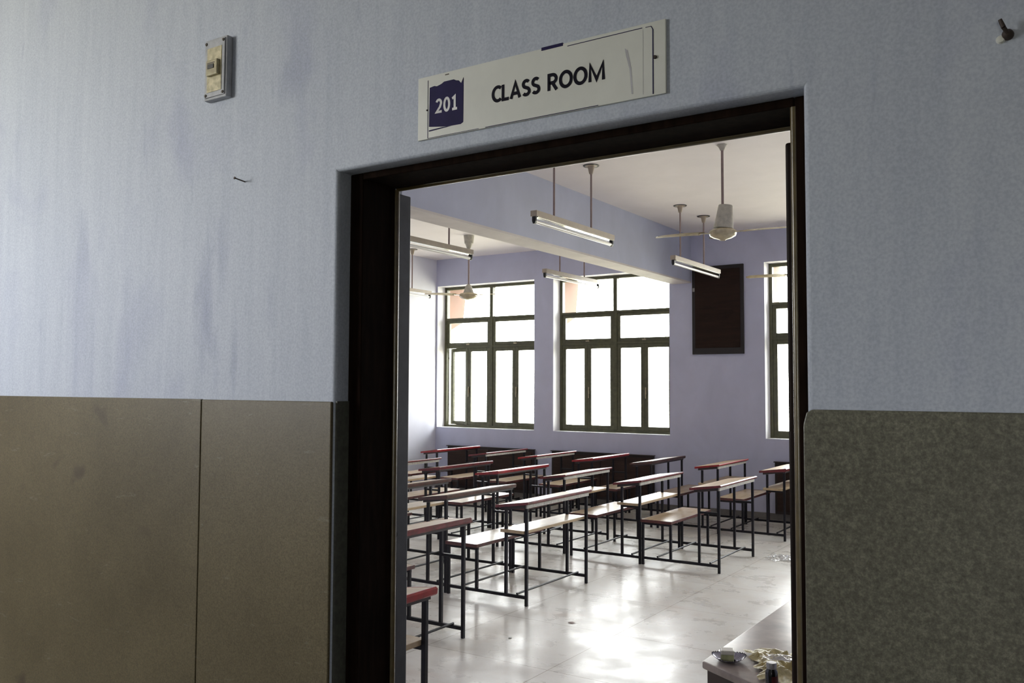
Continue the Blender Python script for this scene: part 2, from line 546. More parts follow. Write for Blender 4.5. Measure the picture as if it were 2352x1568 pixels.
part('bead', bead_mb((-1.6705, FY1 + .004, 0), (-1.6705, FY1 + .004, 2.27), .010), M['bead'], door, True, 'yellow-brown varnished bead')
part('bead', bead_mb((-.488, FY0 + .006, 0), (-.488, FY0 + .006, 2.272), .0075), M['bead'], door, True, 'yellow-brown varnished bead')
part('bead', bead_mb((-1.665, FY1 + .004, 2.2745), (-.492, FY1 + .004, 2.2745), .0085), M['bead'], door, True, 'yellow-brown varnished bead')
stop = part('door_stop', MB().box(OX0, -1.684, FY1 + .014, YR + .006, 0, 2.268, bev=.003), M['stop'], door, label='grey-blue door stop with a latch hole')
part('latch_hole', MB().tube((-1.6855, FY1 + .030, 1.272), (-1.6825, FY1 + .030, 1.272), .009, n=14), M['black'], stop)
leaf = part('door_leaf', MB().box(-.549, -.509, FY1 + .012, FY1 + .90, .012, 2.243, bev=.006, seg=3), M['leaf'], door)
part('hinge', MB().tube((-.500, FY1 + .006, 1.90), (-.500, FY1 + .006, 2.02), .008), M['rust'], leaf, True)
part('hinge', MB().tube((-.500, FY1 + .006, .30), (-.500, FY1 + .006, .42), .008), M['rust'], leaf, True)
part('door_handle', MB().tube((-.549, FY1 + .84, 1.0), (-.575, FY1 + .84, 1.0), .006).tube((-.575, FY1 + .84, 1.0), (-.575, FY1 + .84, 1.14), .007).tube((-.575, FY1 + .84, 1.14), (-.549, FY1 + .84, 1.14), .006), M['steel'], leaf, True)

# ------------------------------------------------------------------ sign
SX, SZ0, SZ1 = -1.084, 2.331, 2.494
sign = tag(empty('room_sign', (SX, YF, SZ0)), 'white rectangular room number sign reading CLASS ROOM above the doorway', 'sign')
part('sign_board', MB().box(-.343, .343, -.006, 0, 0, SZ1 - SZ0, bev=.0012), M['signw'], sign)


def flat_poly(pts, y, thick=.0006):
    return MB().prism(pts, 'y', y - thick, y)


sz = lambda z: z - SZ0
# navy block with a scratched upper edge and torn lower corner
top = [(-.3045, 2.463)]
random.seed(3)
for i in range(1, 15):
    x = -.3045 + i * .0077
    dip = (0.010 if i < 5 else 0.0) + (0.012 if i > 11 else 0)
    top.append((x, 2.4705 - (dip * random.random() + (0.004 if i % 2 else 0) * (i < 6 or i > 10))))
pts = [(-.306, 2.362)] + [p for p in top] + [(-.197, 2.470), (-.1975, 2.357), (-.205, 2.353), (-.25, 2.354)]
navy = part('navy_panel', flat_poly([(x, sz(z)) for x, z in pts], -.006), M['navy'], sign, label='scuffed navy square')
part('navy_scrap', flat_poly([(-.306, sz(2.3495)), (-.306, sz(2.353)), (-.262, sz(2.3545)), (-.235, sz(2.353))], -.006), M['navy'], sign)


def ribbon(mb, pts, w, y, closed=False):
    """flat stroke of width w along pts (x, z) on the plane y"""
    n = len(pts)
    L, Rr = [], []
    for i, (x, z) in enumerate(pts):
        p = Vector((x, z))
        a_ = Vector(pts[(i - 1) % n]) if (closed or i) else None
        c_ = Vector(pts[(i + 1) % n]) if (closed or i < n - 1) else None
        d1 = (p - a_).normalized() if a_ is not None else (c_ - p).normalized()
        d2 = (c_ - p).normalized() if c_ is not None else d1
        t_ = (d1 + d2).normalized()
        nn = Vector((-t_.y, t_.x))
        k = w / 2 / max(.5, nn.dot(Vector((-d1.y, d1.x))))
        L.append(p + nn * k); Rr.append(p - nn * k)
    bm = mb.bm
    vl = [bm.verts.new((q.x, y, q.y)) for q in L]
    vr = [bm.verts.new((q.x, y, q.y)) for q in Rr]
    for i in range(n if closed else n - 1):
        j = (i + 1) % n
        bm.faces.new([vl[i], vr[i], vr[j], vl[j]])


def arc(cx, cz, rx, rz, a0, a1, n=22):
    return [(cx + rx * math.cos(math.radians(a0 + (a1 - a0) * i / n)), cz + rz * math.sin(math.radians(a0 + (a1 - a0) * i / n))) for i in range(n + 1)]


GL = {  # strokes in a unit-high cell: (width, [strokes])
    'C': (.54, [arc(.36, .5, .29, .43, 48, 312)]),
    'L': (.44, [[(.085, 1), (.085, .075), (.44, .075)]]),
    'A': (.66, [[(.07, 0), (.33, .96), (.59, 0)], [(.17, .30), (.49, .30)]]),
    'S': (.50, [arc(.25, .725, .17, .205, 35, 180, 12) + arc(.25, .725, .17, .205, 195, 250, 4) + [(.27, .49)] + arc(.25, .275, .18, .205, 62, 0, 6) + arc(.25, .275, .18, .205, -15, -148, 12)]),
    'R': (.58, [[(.085, 0), (.085, .93), (.26, .93)] + arc(.27, .69, .20, .24, 80, -80, 12) + [(.10, .45)], [(.27, .45), (.50, 0)]]),
    'O': (.70, [arc(.35, .5, .285, .44, 0, 345, 24)]),
    'M': (.86, [[(.085, 0), (.10, .97), (.42, .10), (.74, .97), (.765, 0)]]),
    '2': (.56, [arc(.26, .70, .18, .23, 160, -20, 14) + [(.36, .42), (.09, .08), (.50, .08)]]),
    '0': (.56, [arc(.28, .5, .19, .435, 0, 345, 24)]),
    '1': (.52, [[(.10, .80), (.29, .94), (.29, .07)], [(.10, .07), (.48, .07)]]),
}


def lettering(name, body, x0, width, zb, cap, y, mat, parent, sw_, gap=.07, space=.24):
    tot = sum(space if ch == ' ' else GL[ch][0] + gap for ch in body) - gap
    k = width / tot
    mb = MB()
    x = 0.0
    for ch in body:
        if ch == ' ':
            x += space
            continue
        w_, strokes = GL[ch]
        for st_ in strokes:
            ribbon(mb, [(x0 + (x + px) * k, zb + pz * cap) for px, pz in st_], sw_, y, closed=ch in 'O0')
            y -= .00002
        x += w_ + gap
    o = part(name, mb, mat, parent)
    return o


lettering('room_number', '201', -.2850, .0705, sz(2.3925), .0365, -.0070, M['num'], navy, .0066, .05)
lettering('lettering', 'CLASS', -.1110, .1375, sz(2.389), .0395, -.0066, M['ink'], sign, .0082, .055)
lettering('lettering', 'ROOM', .0465, .1515, sz(2.389), .0395, -.0066, M['ink'], sign, .0082, .055)
# thin navy keyline, partly worn away
part('keyline', MB().box(-.3105, -.3092, -.0067, -.006, .002, .152), M['navy'], sign)
part('keyline', MB().box(.3122, .3146, -.0067, -.006, .003, .146), M['navy'], sign)
part('keyline', MB().box(-.309, -.15, -.0067, -.006, .0012, .0022), M['navy'], sign)
part('keyline', MB().box(-.13, .18, -.0067, -.006, .0008, .0022), M['navy'], sign)
part('keyline', MB().box(.10, .288, -.0067, -.006, .1535, .1550), M['navy'], sign)
part('keyline', MB().box(.296, .309, -.0067, -.006, .1530, .1542), M['navy'], sign)
part('keyline', MB().tube((.309, -.0064, .1536), (.3133, -.0064, .146), .0009, n=6), M['navy'], sign)
part('keyline', MB().box(.03, .088, -.0069, -.003, .1575, .1650), M['navy'], sign)
part('keyline', MB().box(-.255, -.243, -.0069, -.003, .1550, .1572), M['swdark'], sign)
part('scuff_mark', MB().prism([(.246, .118), (.253, .112), (.262, .07), (.266, .012), (.262, .012), (.257, .07), (.249, .10)], 'y', -.0063, -.006), M['smear'], sign)
part('scuff_mark', MB().box(.2895, .2903, -.0064, -.006, .006, .150), M['smear'], sign)
part('screw', MB().tube((.3185, -.006, .083), (.3185, -.010, .083), .0042, .0035), M['rust'], sign, True)
part('screw', MB().tube((-.3125, -.006, .075), (-.3125, -.008, .075), .0025, .002), M['rust'], sign, True)

# ------------------------------------------------------------------ switch
sw = tag(empty('light_switch', (-2.219, YF, 2.58)), 'grimy yellowed bell switch box high on the wall left of the doorway', 'switch')
part('switch_box', MB().box(-.052, .052, -.022, 0, 0, .190, bev=.003), M['swbox'], sw)
part('face_plate', MB().box(-.046, .046, -.026, -.022, .007, .183, bev=.0015), M['swbox'], sw)
part('yellowed_insert', MB().box(-.034, .034, -.0275, -.026, .022, .160, bev=.0006), M['swplate'], sw, label='glossy yellowed plate')
rk = part('switch_rocker', MB().box(-.026, .026, -.038, -.0275, .070, .118, bev=.003), M['swrock'], sw, label='protruding bell push')
part('push_button', MB().box(-.017, .012, -.040, -.0375, .090, .104, bev=.001), M['black'], rk)
part('name_slot', MB().box(-.019, .015, -.0385, -.0375, .106, .109), M['swdark'], rk)
for sx_, sz_ in ((-.040, .014), (.040, .014), (-.040, .176), (.040, .176)):
    part('screw', MB().tube((sx_, -.026, sz_), (sx_, -.0285, sz_), .005, .004), M['swdark'], sw, True)

# ------------------------------------------------------------------ nails
nail = tag(empty('nail', (-2.099, YF, 2.311)), 'thin dark nail sticking out of the wall below the switch', 'nail')
part('shank', MB().tube((0, .004, 0), (-.003, -.035, .005), .0019), M['rust'], nail, True)
part('nail_head', MB().tube((-.003, -.035, .005), (-.0032, -.0372, .0053), .0040), M['rust'], nail, True)
hook = tag(empty('wall_hook', (-.102, YF, 2.318)), 'small rusty hook with plaster lump at the upper right of the wall', 'hook')
part('wall_plug', MB().lathe([(0, -.002), (.010, 0), (.009, .006), (.005, .012), (0, .014)], 16, M=Matrix.Rotation(PI / 2, 4, 'X')), M['rust'], hook, True)
part('hook_arm', MB().tube((0, -.012, 0), (-.005, -.020, .008), .0036).tube((-.005, -.020, .008), (-.010, -.022, .022), .0040, .0032), M['rust'], hook, True)
part('plaster_lump', MB().lathe([(0, -.001), (.008, 0), (.006, .005), (0, .007)], 12, M=Matrix.Translation((-.011, 0, -.006)) @ Matrix.Rotation(PI / 2, 4, 'X')), M['signw'], hook, True, 'pale plaster lump')

# ------------------------------------------------------------------ windows
YW = YB + .20


def make_window(n, x0, x1, label, ajar=False):
    t = tag(empty('window_%d' % n, (x0, YW, SILL)), label, 'window', kind='structure')
    W_, H_ = x1 - x0, HEAD - SILL
    zt = lambda z: z - SILL
    fr = .045
    dpt = .075
    f = MB()
    f.box(0, fr, 0, dpt, 0, H_, bev=.003).box(W_ - fr, W_, 0, dpt, 0, H_, bev=.003)
    f.box(fr, W_ - fr, 0, dpt, H_ - fr, H_, bev=.003).box(fr, W_ - fr, 0, dpt, 0, fr * .8, bev=.003)
    part('window_frame', f, M['wframe'], t)
    c = W_ / 2
    part('mullion', MB().box(c - .03, c + .03, -.004, dpt, fr * .8, H_ - fr, bev=.003), M['wframe'], t)
    for z0, z1 in ((zt(2.335), zt(2.375)), (zt(2.80), zt(2.835))):
        part('transom', MB().box(fr, c - .03, -.002, dpt, z0, z1, bev=.002), M['wframe'], t)
        part('transom', MB().box(c + .03, W_ - fr, -.002, dpt, z0, z1, bev=.002), M['wframe'], t)
    sides = ((fr, c - .03), (c + .03, W_ - fr))

    def sash(name, a, b, z0, z1, sw_, M_=None):
        s = MB()
        s.box(a, a + sw_, .006, .050, z0, z1, bev=.003, M=M_).box(b - sw_, b, .006, .050, z0, z1, bev=.003, M=M_)
        s.box(a + sw_, b - sw_, .006, .050, z0, z0 + sw_, bev=.003, M=M_).box(a + sw_, b - sw_, .006, .050, z1 - sw_, z1, bev=.003, M=M_)
        o = part(name, s, M['wframe'], t)
        part('pane', MB().box(a + sw_, b - sw_, .026, .030, z0 + sw_, z1 - sw_, M=M_), M['glass'], o)
        return o
    for si, (a, b) in enumerate(sides):
        part('pane', MB().box(a, b, .036, .040, zt(2.835), H_ - fr), M['glass'], t)
        v = sash('ventilator', a, b, zt(2.375), zt(2.80), .050)
        mid = (a + b) / 2
        part('stay', MB().tube((mid, .004, zt(2.40)), (mid + .05, -.03, zt(2.455)), .004).box(mid - .03, mid + .03, -.004, .006, zt(2.385), zt(2.402)), M['brass'], v)
        z0, z1 = fr * .8, zt(2.335)
        for q, (p0, p1) in enumerate(((a, mid), (mid, b))):
            M_ = None
            if ajar and si == 0 and q == 0:
                M_ = Matrix.Translation((p1, .03, 0)) @ Matrix.Rotation(math.radians(-13), 4, 'Z') @ Matrix.Translation((-p1, -.03, 0))
            s = sash('casement', p0, p1, z0, z1, .058, M_)
            if q == 1:
                hx = p0 + .012
                part('handle', MB().box(hx, hx + .02, -.006, .006, zt(1.60), zt(1.70)).tube((hx + .01, -.012, zt(1.68)), (hx + .015, -.02, zt(1.54)), .006), M['brass'], s)
    return t


make_window(1, *WX[0], 'olive framed window in the far left corner with one casement ajar', True)
make_window(2, *WX[1], 'olive framed window in the middle of the window wall')
make_window(3, *WX[2], 'olive framed window beside the dark wall board, half hidden by the door')
make_window(4, *WX[3], 'unseen olive framed window added behind the door leaf to light the near floor')
# sunshade hoods outside
for k, (a, b) in enumerate(WX):
    hood = tag(empty('trim_%d' % (6 + k), (a, YB2, HEAD)), ['terracotta sunshade hood outside the far left window', 'terracotta sunshade hood outside the middle window',
               'terracotta sunshade hood outside the half hidden window', 'terracotta sunshade hood outside the added window behind the door leaf'][k], 'sunshade', kind='structure')
    part('hood_slab', MB().box(-.15, b - a + .15, 0, .55, .06, .14), M['terra'], hood)
    part('hood_fin', MB().prism([(0, .06), (.55, .06), (.45, -.55), (0, -.75)], 'x', -.13, -.03), M['terra'], hood)

# ------------------------------------------------------------------ wall board and low cupboards
wb = tag(empty('wall_board', (-4.52, YB, 2.153)), 'tall dark brown board fixed to the wall between two windows', 'board')
part('board_border', MB().box(0, .72, -.030, 0, 0, 1.20, bev=.004), M['boardf'], wb)
part('board_panel', MB().box(.045, .675, -.036, -.030, .085, 1.15, bev=.002), M['board'], wb)
part('latch', MB().box(.012, .040, -.040, -.030, .86, .91, bev=.002), M['steel'], wb)


def cupboard(x0, x1, z0, z1, label):
    t = tag(empty('wall_cupboard', (x0, YB - .015, z0)), label, 'cupboard', 'low dark cupboards under the windows')
    W_, H_ = x1 - x0, z1 - z0
    part('carcass', MB().box(0, W_, -.045, 0, 0, H_, bev=.004), M['cabf'], t)
    h = W_ / 2
    for a, b in ((.03, h - .004), (h + .004, W_ - .03)):
        d = part('cupboard_door', MB().box(a, b, -.060, -.045, .04, H_ - .03, bev=.003), M['cab'], t)
        kx = b - .04 if a < h * .5 else a + .04
        part('knob', MB().tube((kx, -.060, H_ * .55), (kx, -.078, H_ * .55), .009, .012), M['rust'], d, True)
    part('top_strip', MB().box(-.01, W_ + .01, -.070, 0, H_, H_ + .012, bev=.003), M['cabf'], t)


cupboard(-8.70, -7.06, .086, .742, 'low dark cupboard under the far left window')
cupboard(-6.74, -5.09, .086, .742, 'low dark cupboard under the middle window')
cupboard(-3.40, -1.76, .086, .742, 'low dark cupboard under the window near the door leaf')

# ------------------------------------------------------------------ desk and bench units
WD = 0.97          # distance between the two side frames
R_ = .0115


def top_profile(z_off=0.0):
    # (x, z) of the sloping top surface
    return lambda x: .765 + (x + .27) * (.040 / .30) + z_off


def desk_meshes(edge_mat, apron_mat, nd):
    me = {}
    S = top_profile()
    y0, y1 = -.035, WD + .045
    a, b = -.262, .012
    me['desk_top'] = MB().prism([(a, S(a) - .020), (b, S(b) - .020), (b, S(b)), (a, S(a))], 'y', y0 + .006, y1 - .006).mesh('desk_top', M['dtop'])
    # nosing along the front, rear and both ends
    e = MB()
    e.prism([(b, S(b) - nd), (.027, S(.026) - nd), (.034, S(.034) - nd + .006), (.036, S(.034) - .006), (.026, S(.026) + .002), (b, S(b) + .0015)], 'y', y0, y1)
    e.prism([(a - .010, S(a) - .022), (a, S(a) - .022), (a, S(a) + .001), (a - .010, S(a) - .002)], 'y', y0, y1)
    for q0, q1 in ((y0, y0 + .006), (y1 - .006, y1)):
        e.prism([(a, S(a) - .022), (b, S(b) - nd), (b, S(b) + .001), (a, S(a) + .001)], 'y', q0, q1)
    me['edge_band'] = e.mesh('edge_band', edge_mat)
    # under-frame
    u = MB()
    for q0, q1 in ((y0 + .02, y0 + .045), (y1 - .045, y1 - .02)):
        u.prism([(-.225, S(-.225) - .046), (.0, S(.0) - .046), (.0, S(.0) - .0225), (-.225, S(-.225) - .0225)], 'y', q0, q1)
    u.prism([(-.235, S(-.235) - .046), (-.21, S(-.21) - .046), (-.21, S(-.21) - .0225), (-.235, S(-.235) - .0225)], 'y', y0 + .02, y1 - .02)
    me['top_frame'] = u.mesh('top_frame', M['aprond'])
    me['apron'] = MB().prism([(.001, S(.001) - .050), (.014, S(.014) - .050), (.014, S(.014) - .0225), (.001, S(.001) - .0225)], 'y', y0 + .022, y1 - .022).mesh('apron', apron_mat)
    return me


def common_meshes():
    S = top_profile()
    me = {}
    tube = lambda x0, x1, yy0, yy1, z0, z1: MB().box(x0, x1, yy0, yy1, z0, z1, bev=.002)
    legs = {}
    for j, y in enumerate((0, WD)):
        legs['front', j] = tube(-R_, R_, y - R_, y + R_, 0, S(-.012) - .047).mesh('leg', M['dmetal'])
        legs['post', j] = tube(-.19 - R_, -.19 + R_, y - R_, y + R_, .078, S(-.20) - .047).mesh('leg', M['dmetal'])
        legs['seatpost', j] = tube(-.475 - R_, -.475 + R_, y - R_, y + R_, .078, .383).mesh('leg', M['dmetal'])
        legs['rear', j] = tube(-.760 - R_, -.760 + R_, y - R_, y + R_, 0, .383).mesh('leg', M['dmetal'])
    me['legs'] = list(legs.values())
    me['bottom_rail'] = [tube(-.760 + R_, -R_, y - R_, y + R_, .053, .078).mesh('bottom_rail', M['dmetal']) for y in (0, WD)]
    me['seat_support'] = [tube(-.7712, -.462, y - R_, y + R_, .383, .406).mesh('seat_support', M['dmetal']) for y in (0, WD)]
    me['shelf_support'] = [tube(-.19 + R_, -R_, y - R_, y + R_, .533, .553).mesh('shelf_support', M['dmetal']) for y in (0, WD)]
    me['stretcher'] = [MB().tube((x, -.004, .086), (x, WD + .004, .086), .0085, n=10).mesh('stretcher', M['dmetal'], True) for x in (-.085, -.61)]
    a, b, y0, y1 = -.7715, -.452, -.035, WD + .035
    me['seat'] = MB().box(a + .008, b - .008, y0 + .008, y1 - .008, .406, .433).mesh('seat', M['dseat'])
    e = MB()
    e.box(b - .008, b, y0, y1, .4065, .4335, bev=.002).box(a, a + .008, y0, y1, .4065, .4335, bev=.002)
    e.box(a + .008, b - .008, y0, y0 + .008, .4065, .4335).box(a + .008, b - .008, y1 - .008, y1, .4065, .4335)
    me['seat_edge'] = e.mesh('seat_edge', M['sedge'])
    me['shelf'] = MB().box(-.235, -.0135, -.02, WD + .02, .553, .578, bev=.003).mesh('shelf', M['dshelf'])
    return me


CM = common_meshes()
VAR = {(e, a): desk_meshes(M[e], M[a], .020 if a == 'apron' else .034) for e in ('red', 'maroon', 'brown') for a in ('apron', 'aprond')}
ROWS = {'E': 'desk benches in the rearmost row by the window wall', 'B': 'desk benches in the row second from the window wall',
        'A': 'desk benches in the row third from the window wall', 'C': 'desk benches close to the doorway'}
DESKS = [
    # row, x of front legs, y of near frame, edging, apron, shelf, label
    ('E', -2.856, 9.872, 'maroon', 'aprond', True, 'desk bench half hidden by the door at the right end of the rearmost row'),
    ('E', -3.645, 9.93, 'red', 'apron', True, 'red-edged desk bench below the dark wall board, rearmost row'),
    ('E', -4.49, 9.93, 'brown', 'aprond', False, 'brown-edged desk bench just right of the middle window, rearmost row'),
    ('E', -5.29, 9.90, 'red', 'aprond', False, 'desk bench under the right half of the middle window, rearmost row'),
    ('E', -6.09, 9.86, 'red', 'apron', False, 'desk bench under the left edge of the middle window, rearmost row'),
    ('E', -6.89, 9.84, 'maroon', 'apron', False, 'desk bench under the right half of the far left window, rearmost row'),
    ('E', -7.80, 9.92, 'red', 'aprond', False, 'desk bench nearest the bright left wall, rearmost row'),
    ('B', -2.867, 7.83, 'maroon', 'apron', False, 'large pale-topped desk bench at the right end of the second row from the windows'),
    ('B', -3.655, 7.82, 'maroon', 'apron', True, 'desk bench with wooden shelf, second from the right in the second row from the windows'),
    ('B', -4.52, 7.86, 'maroon', 'apron', True, 'desk bench with glossy maroon edge, third from the right in the second row'),
    ('B', -5.31, 7.80, 'red', 'aprond', False, 'bright red-edged desk bench, fourth from the right in the second row'),
    ('B', -6.10, 7.80, 'maroon', 'aprond', False, 'dark-edged desk bench, fifth from the right in the second row'),
    ('B', -6.89, 7.80, 'maroon', 'apron', True, 'desk bench cut by the left door jamb in the second row'),
    ('A', -3.688, 5.825, 'maroon', 'apron', True, 'nearest full desk bench with wooden shelf, right end of the third row'),
    ('A', -4.482, 5.83, 'brown', 'aprond', False, 'worn brown-edged desk bench directly behind the nearest full bench'),
    ('A', -5.272, 5.88, 'brown', 'aprond', True, 'desk bench with pale brown edge cut by the left door jamb, third row'),
    ('C', -3.582, 3.885, 'maroon', 'aprond', False, 'desk bench beside the left jamb with maroon edge in front of the nearest full bench'),
    ('C', -2.49, 2.12, 'red', 'aprond', True, 'closest desk bench with thick red edge at the foot of the left jamb'),
]
for row, x, y, edge, apron, shelf, label in DESKS:
    t = tag(empty('desk_bench', (x, y, 0)), label, 'desk bench', ROWS[row])
    vm = VAR[edge, apron]
    top = link('desk_top', vm['desk_top'], t)
    link('edge_band', vm['edge_band'], top)
    link('top_frame', vm['top_frame'], t)
    link('apron', vm['apron'], t)
    st = link('seat', CM['seat'], t)
    link('seat_edge', CM['seat_edge'], st)
    for me in CM['legs']: link('leg', me, t)
    for k in ('bottom_rail', 'seat_support', 'shelf_support', 'stretcher'):
        for me in CM[k]: link(k, me, t)
    if shelf: link('shelf', CM['shelf'], t)

# ------------------------------------------------------------------ fluorescent battens
def batten_meshes(L):
    me = {}
    me['batten'] = MB().box(-.032, .032, 0, L, -.050, 0, bev=.002).mesh('batten', M['batten'])
    me['reflector'] = MB().box(-.027, .027, .03, L - .03, -.056, -.050, bev=.001).mesh('reflector', M['reflect'])
    me['tube'] = MB().tube((0, .03, -.092), (0, L - .03, -.092), .0155, n=20).mesh('tube', M['tube'], True)
    for k, y in enumerate((.012, L - .012)):
        me['lamp_holder', k] = MB().prism([(-.018, -.050), (.018, -.050), (.018, -.09), (.010, -.112), (-.010, -.112), (-.018, -.09)], 'y', y - .010, y + .014, bev=.003).mesh('lamp_holder', M['black'])
    return me


BM_ = batten_meshes(1.46)
LZ = 3.195
rod_me = MB().tube((0, 0, 0), (0, 0, ZC - LZ - .001), .0095, n=12).mesh('hanging_rod', M['rod'], True)
cup_me = MB().lathe([(.012, -.085), (.020, -.075), (.030, -.030), (.034, -.012), (.062, -.006), (.062, 0)], 24).mesh('ceiling_cup', M['batten'], True)
cupr_me = MB().lathe([(.060, -.0065), (.076, -.006), (.078, 0)], 24).mesh('ceiling_cup_rim', M['black'], True)
LIGHTS = [
    (-3.89, 6.24, (.34, 1.03), 'unlit tube light nearest the doorway, hung in front of the beam'),
    (-3.89, 9.22, (.22, .96), 'unlit tube light hanging before the dark wall board'),
    (-5.71, 9.42, (.39, 1.05), 'unlit tube light hanging before the middle window beyond the beam'),
    (-5.61, 6.25, (.40, 1.06), 'unlit tube light cut by the left jamb, above the left ceiling fan'),
    (-8.60, 9.27, (.40, 1.02), 'small unlit tube light by the left wall beside a fan blade'),
]
for x, y, rods, label in LIGHTS:
    t = tag(empty('tube_light', (x, y, LZ)), label, 'tube light', 'tube lights hanging on rods')
    b = link('batten', BM_['batten'], t)
    link('reflector', BM_['reflector'], b)
    link('tube', BM_['tube'], t)
    link('lamp_holder', BM_['lamp_holder', 0], t)
    link('lamp_holder', BM_['lamp_holder', 1], t)
    for ry in rods:
        link('hanging_rod', rod_me, t, (0, ry, .001))
        c = link('ceiling_cup', cup_me, t, (0, ry, ZC - LZ))
        link('cup_rim', cupr_me, c)

# ------------------------------------------------------------------ ceiling fans
def blade_mesh(R, w0, w1, droop):
    bm = bmesh.new()
    n = 14
    rows = []
    for i in range(n + 1):
        s = i / n
        r = .20 + (R - .20) * s
        w_ = (w0 + (w1 - w0) * min(1, s * 1.6)) * (1 if s < .93 else math.sqrt(max(0.12, 1 - ((s - .93) / .07) ** 2)))
        tw = math.radians(11 - 5 * s)
        z = -droop * s * s
        row_ = []
        for q in (-1, -.4, .4, 1):
            yy = q * w_ / 2
            cam_ = .006 * (1 - q * q)
            row_.append(bm.verts.new((r, yy * math.cos(tw), z + yy * math.sin(tw) + cam_)))
        rows.append(row_)
    for A, B in zip(rows, rows[1:]):
        for i in range(3):
            bm.faces.new([A[i], B[i], B[i + 1], A[i + 1]])
    bmesh.ops.solidify(bm, geom=list(bm.faces), thickness=.0025)
    bmesh.ops.recalc_face_normals(bm, faces=list(bm.faces))
    me = bpy.data.meshes.new('blade')
    bm.to_mesh(me); bm.free()
    me.materials.append(M['fan'])
    for p in me.polygons: p.use_smooth = True
    return me


BLADE = blade_mesh(.66, .105, .135, .014)
ARM = MB().box(.095, .235, -.020, .020, -.004, .004, bev=.002).mesh('blade_arm', M['fan'])


def make_fan(x, y, zc, tilt, lower, angles, label):
    """zc: height of the blade plane"""
    t = tag(empty('ceiling_fan', (x, y, zc)), label, 'ceiling fan', 'three-bladed ceiling fans')
    H_ = ZC - zc
    part('downrod', MB().tube((0, 0, .06), (0, 0, H_ - .001), .0115, n=14), M['rod'], t, True)
    if lower == 'tall':
        part('motor', MB().lathe([(0, -.068), (.022, -.066), (.030, -.058), (.075, -.046), (.108, -.026), (.117, -.006), (.117, .012), (.10, .026), (.070, .036), (0, .04)], 36), M['fan'], t, True)
        Mx = Matrix.Translation((.006, 0, .04)) @ Matrix.Rotation(math.radians(6), 4, 'Y')
        part('lower_canopy', MB().lathe([(.085, 0), (.082, .01), (.060, .195), (.056, .20), (.0, .20)], 32, M=Mx), M['fanc'], t, True, 'tilted dusty white bell canopy')
        part('ceiling_cup', MB().lathe([(.016, H_ - .05), (.030, H_ - .02), (.045, H_ - .004), (.045, H_)], 24), M['fanc'], t, True)
    else:
        part('motor', MB().lathe([(0, -.062), (.05, -.060), (.10, -.044), (.130, -.016), (.132, .006), (.115, .024), (.075, .036), (0, .038)], 36), M['fan'], t, True)
        part('lower_canopy', MB().lathe([(.075, .034), (.066, .06), (.052, .105), (.034, .14), (.014, .155)], 28), M['fanc'], t, True)
        part('ceiling_cup', MB().lathe([(.016, H_ - .19), (.030, H_ - .175), (.05, H_ - .12), (.062, H_ - .11), (.072, H_ - .02), (.074, H_)], 28), M['fanc'], t, True)
    for a in angles:
        o = link('blade', BLADE, t)
        o.matrix_local = tilt @ Matrix.Rotation(math.radians(a), 4, 'Z')
        link('blade_arm', ARM, o)
    return t


make_fan(-2.598, 7.251, 3.032, Matrix.Rotation(math.radians(-2.5), 4, Vector((-.34, .94, 0))) @ Matrix.Rotation(math.radians(6.5), 4, Vector((.94, .34, 0))), 'tall', (235, 355, 115), 'cream ceiling fan with a tall white canopy near the door jamb')
make_fan(-7.150, 9.771, 2.965, Matrix.Identity(4), 'short', (243, 3, 123), 'cream ceiling fan hanging before the far left window')
make_fan(-2.60, 9.95, 2.965, Matrix.Identity(4), 'short', (203, 323, 83), 'ceiling fan mostly behind the door, only a blade tip showing')

# ------------------------------------------------------------------ teacher's table and the things on it
TZ = .72
P = [(-1.185, 3.052), (-.66, 2.737), (-.66, 4.0), (-1.18, 4.30)]
table = tag(empty('teacher_table', (-.92, 3.5, 0)), 'low table with dusty pale top and slanted end behind the right jamb', 'table')
off = lambda pts, d: [(x + .92 + (d if x < -.9 else -d), y - 3.5 + (-d if y > 3.5 else d * 1.2)) for x, y in pts]
part('table_top', MB().prism(off(P, 0), 'z', TZ - .028, TZ, bev=.007), M['ttop'], table, True)
part('side_panel', MB().prism(off(P, .014), 'z', 0, TZ - .028), M['tbody'], table)


def crumple(name, nx, ny, sx_, sy_, amp, seed, mat, parent, base=.004, edge=.5):
    bm = bmesh.new()
    random.seed(seed)
    off_ = Vector((random.random() * 50, random.random() * 50, 0))
    vs = []
    for i in range(nx + 1):
        for j in range(ny + 1):
            u, v = i / nx * 2 - 1, j / ny * 2 - 1
            p = Vector((u * sx_, v * sy_, 0))
            k = 1 + edge * noise.noise(Vector((u * 2, v * 2, 3)) + off_) * max(abs(u), abs(v))
            h_ = abs(noise.noise(Vector((p.x * 14, p.y * 14, 1)) + off_)) + .6 * abs(noise.noise(Vector((p.x * 34, p.y * 34, 5)) + off_))
            fall = 1 - .75 * max(abs(u), abs(v)) ** 2
            vs.append(bm.verts.new((p.x * k + .02 * noise.noise(Vector((p.x * 20, p.y * 20, 9)) + off_), p.y * k, base + amp * h_ * fall)))
    for i in range(nx):
        for j in range(ny):
            a = i * (ny + 1) + j
            bm.faces.new([vs[a], vs[a + ny + 1], vs[a + ny + 2], vs[a + 1]])
    me = bpy.data.meshes.new(name)
    bm.to_mesh(me); bm.free()
    me.materials.append(mat)
    return link(name, me, parent)


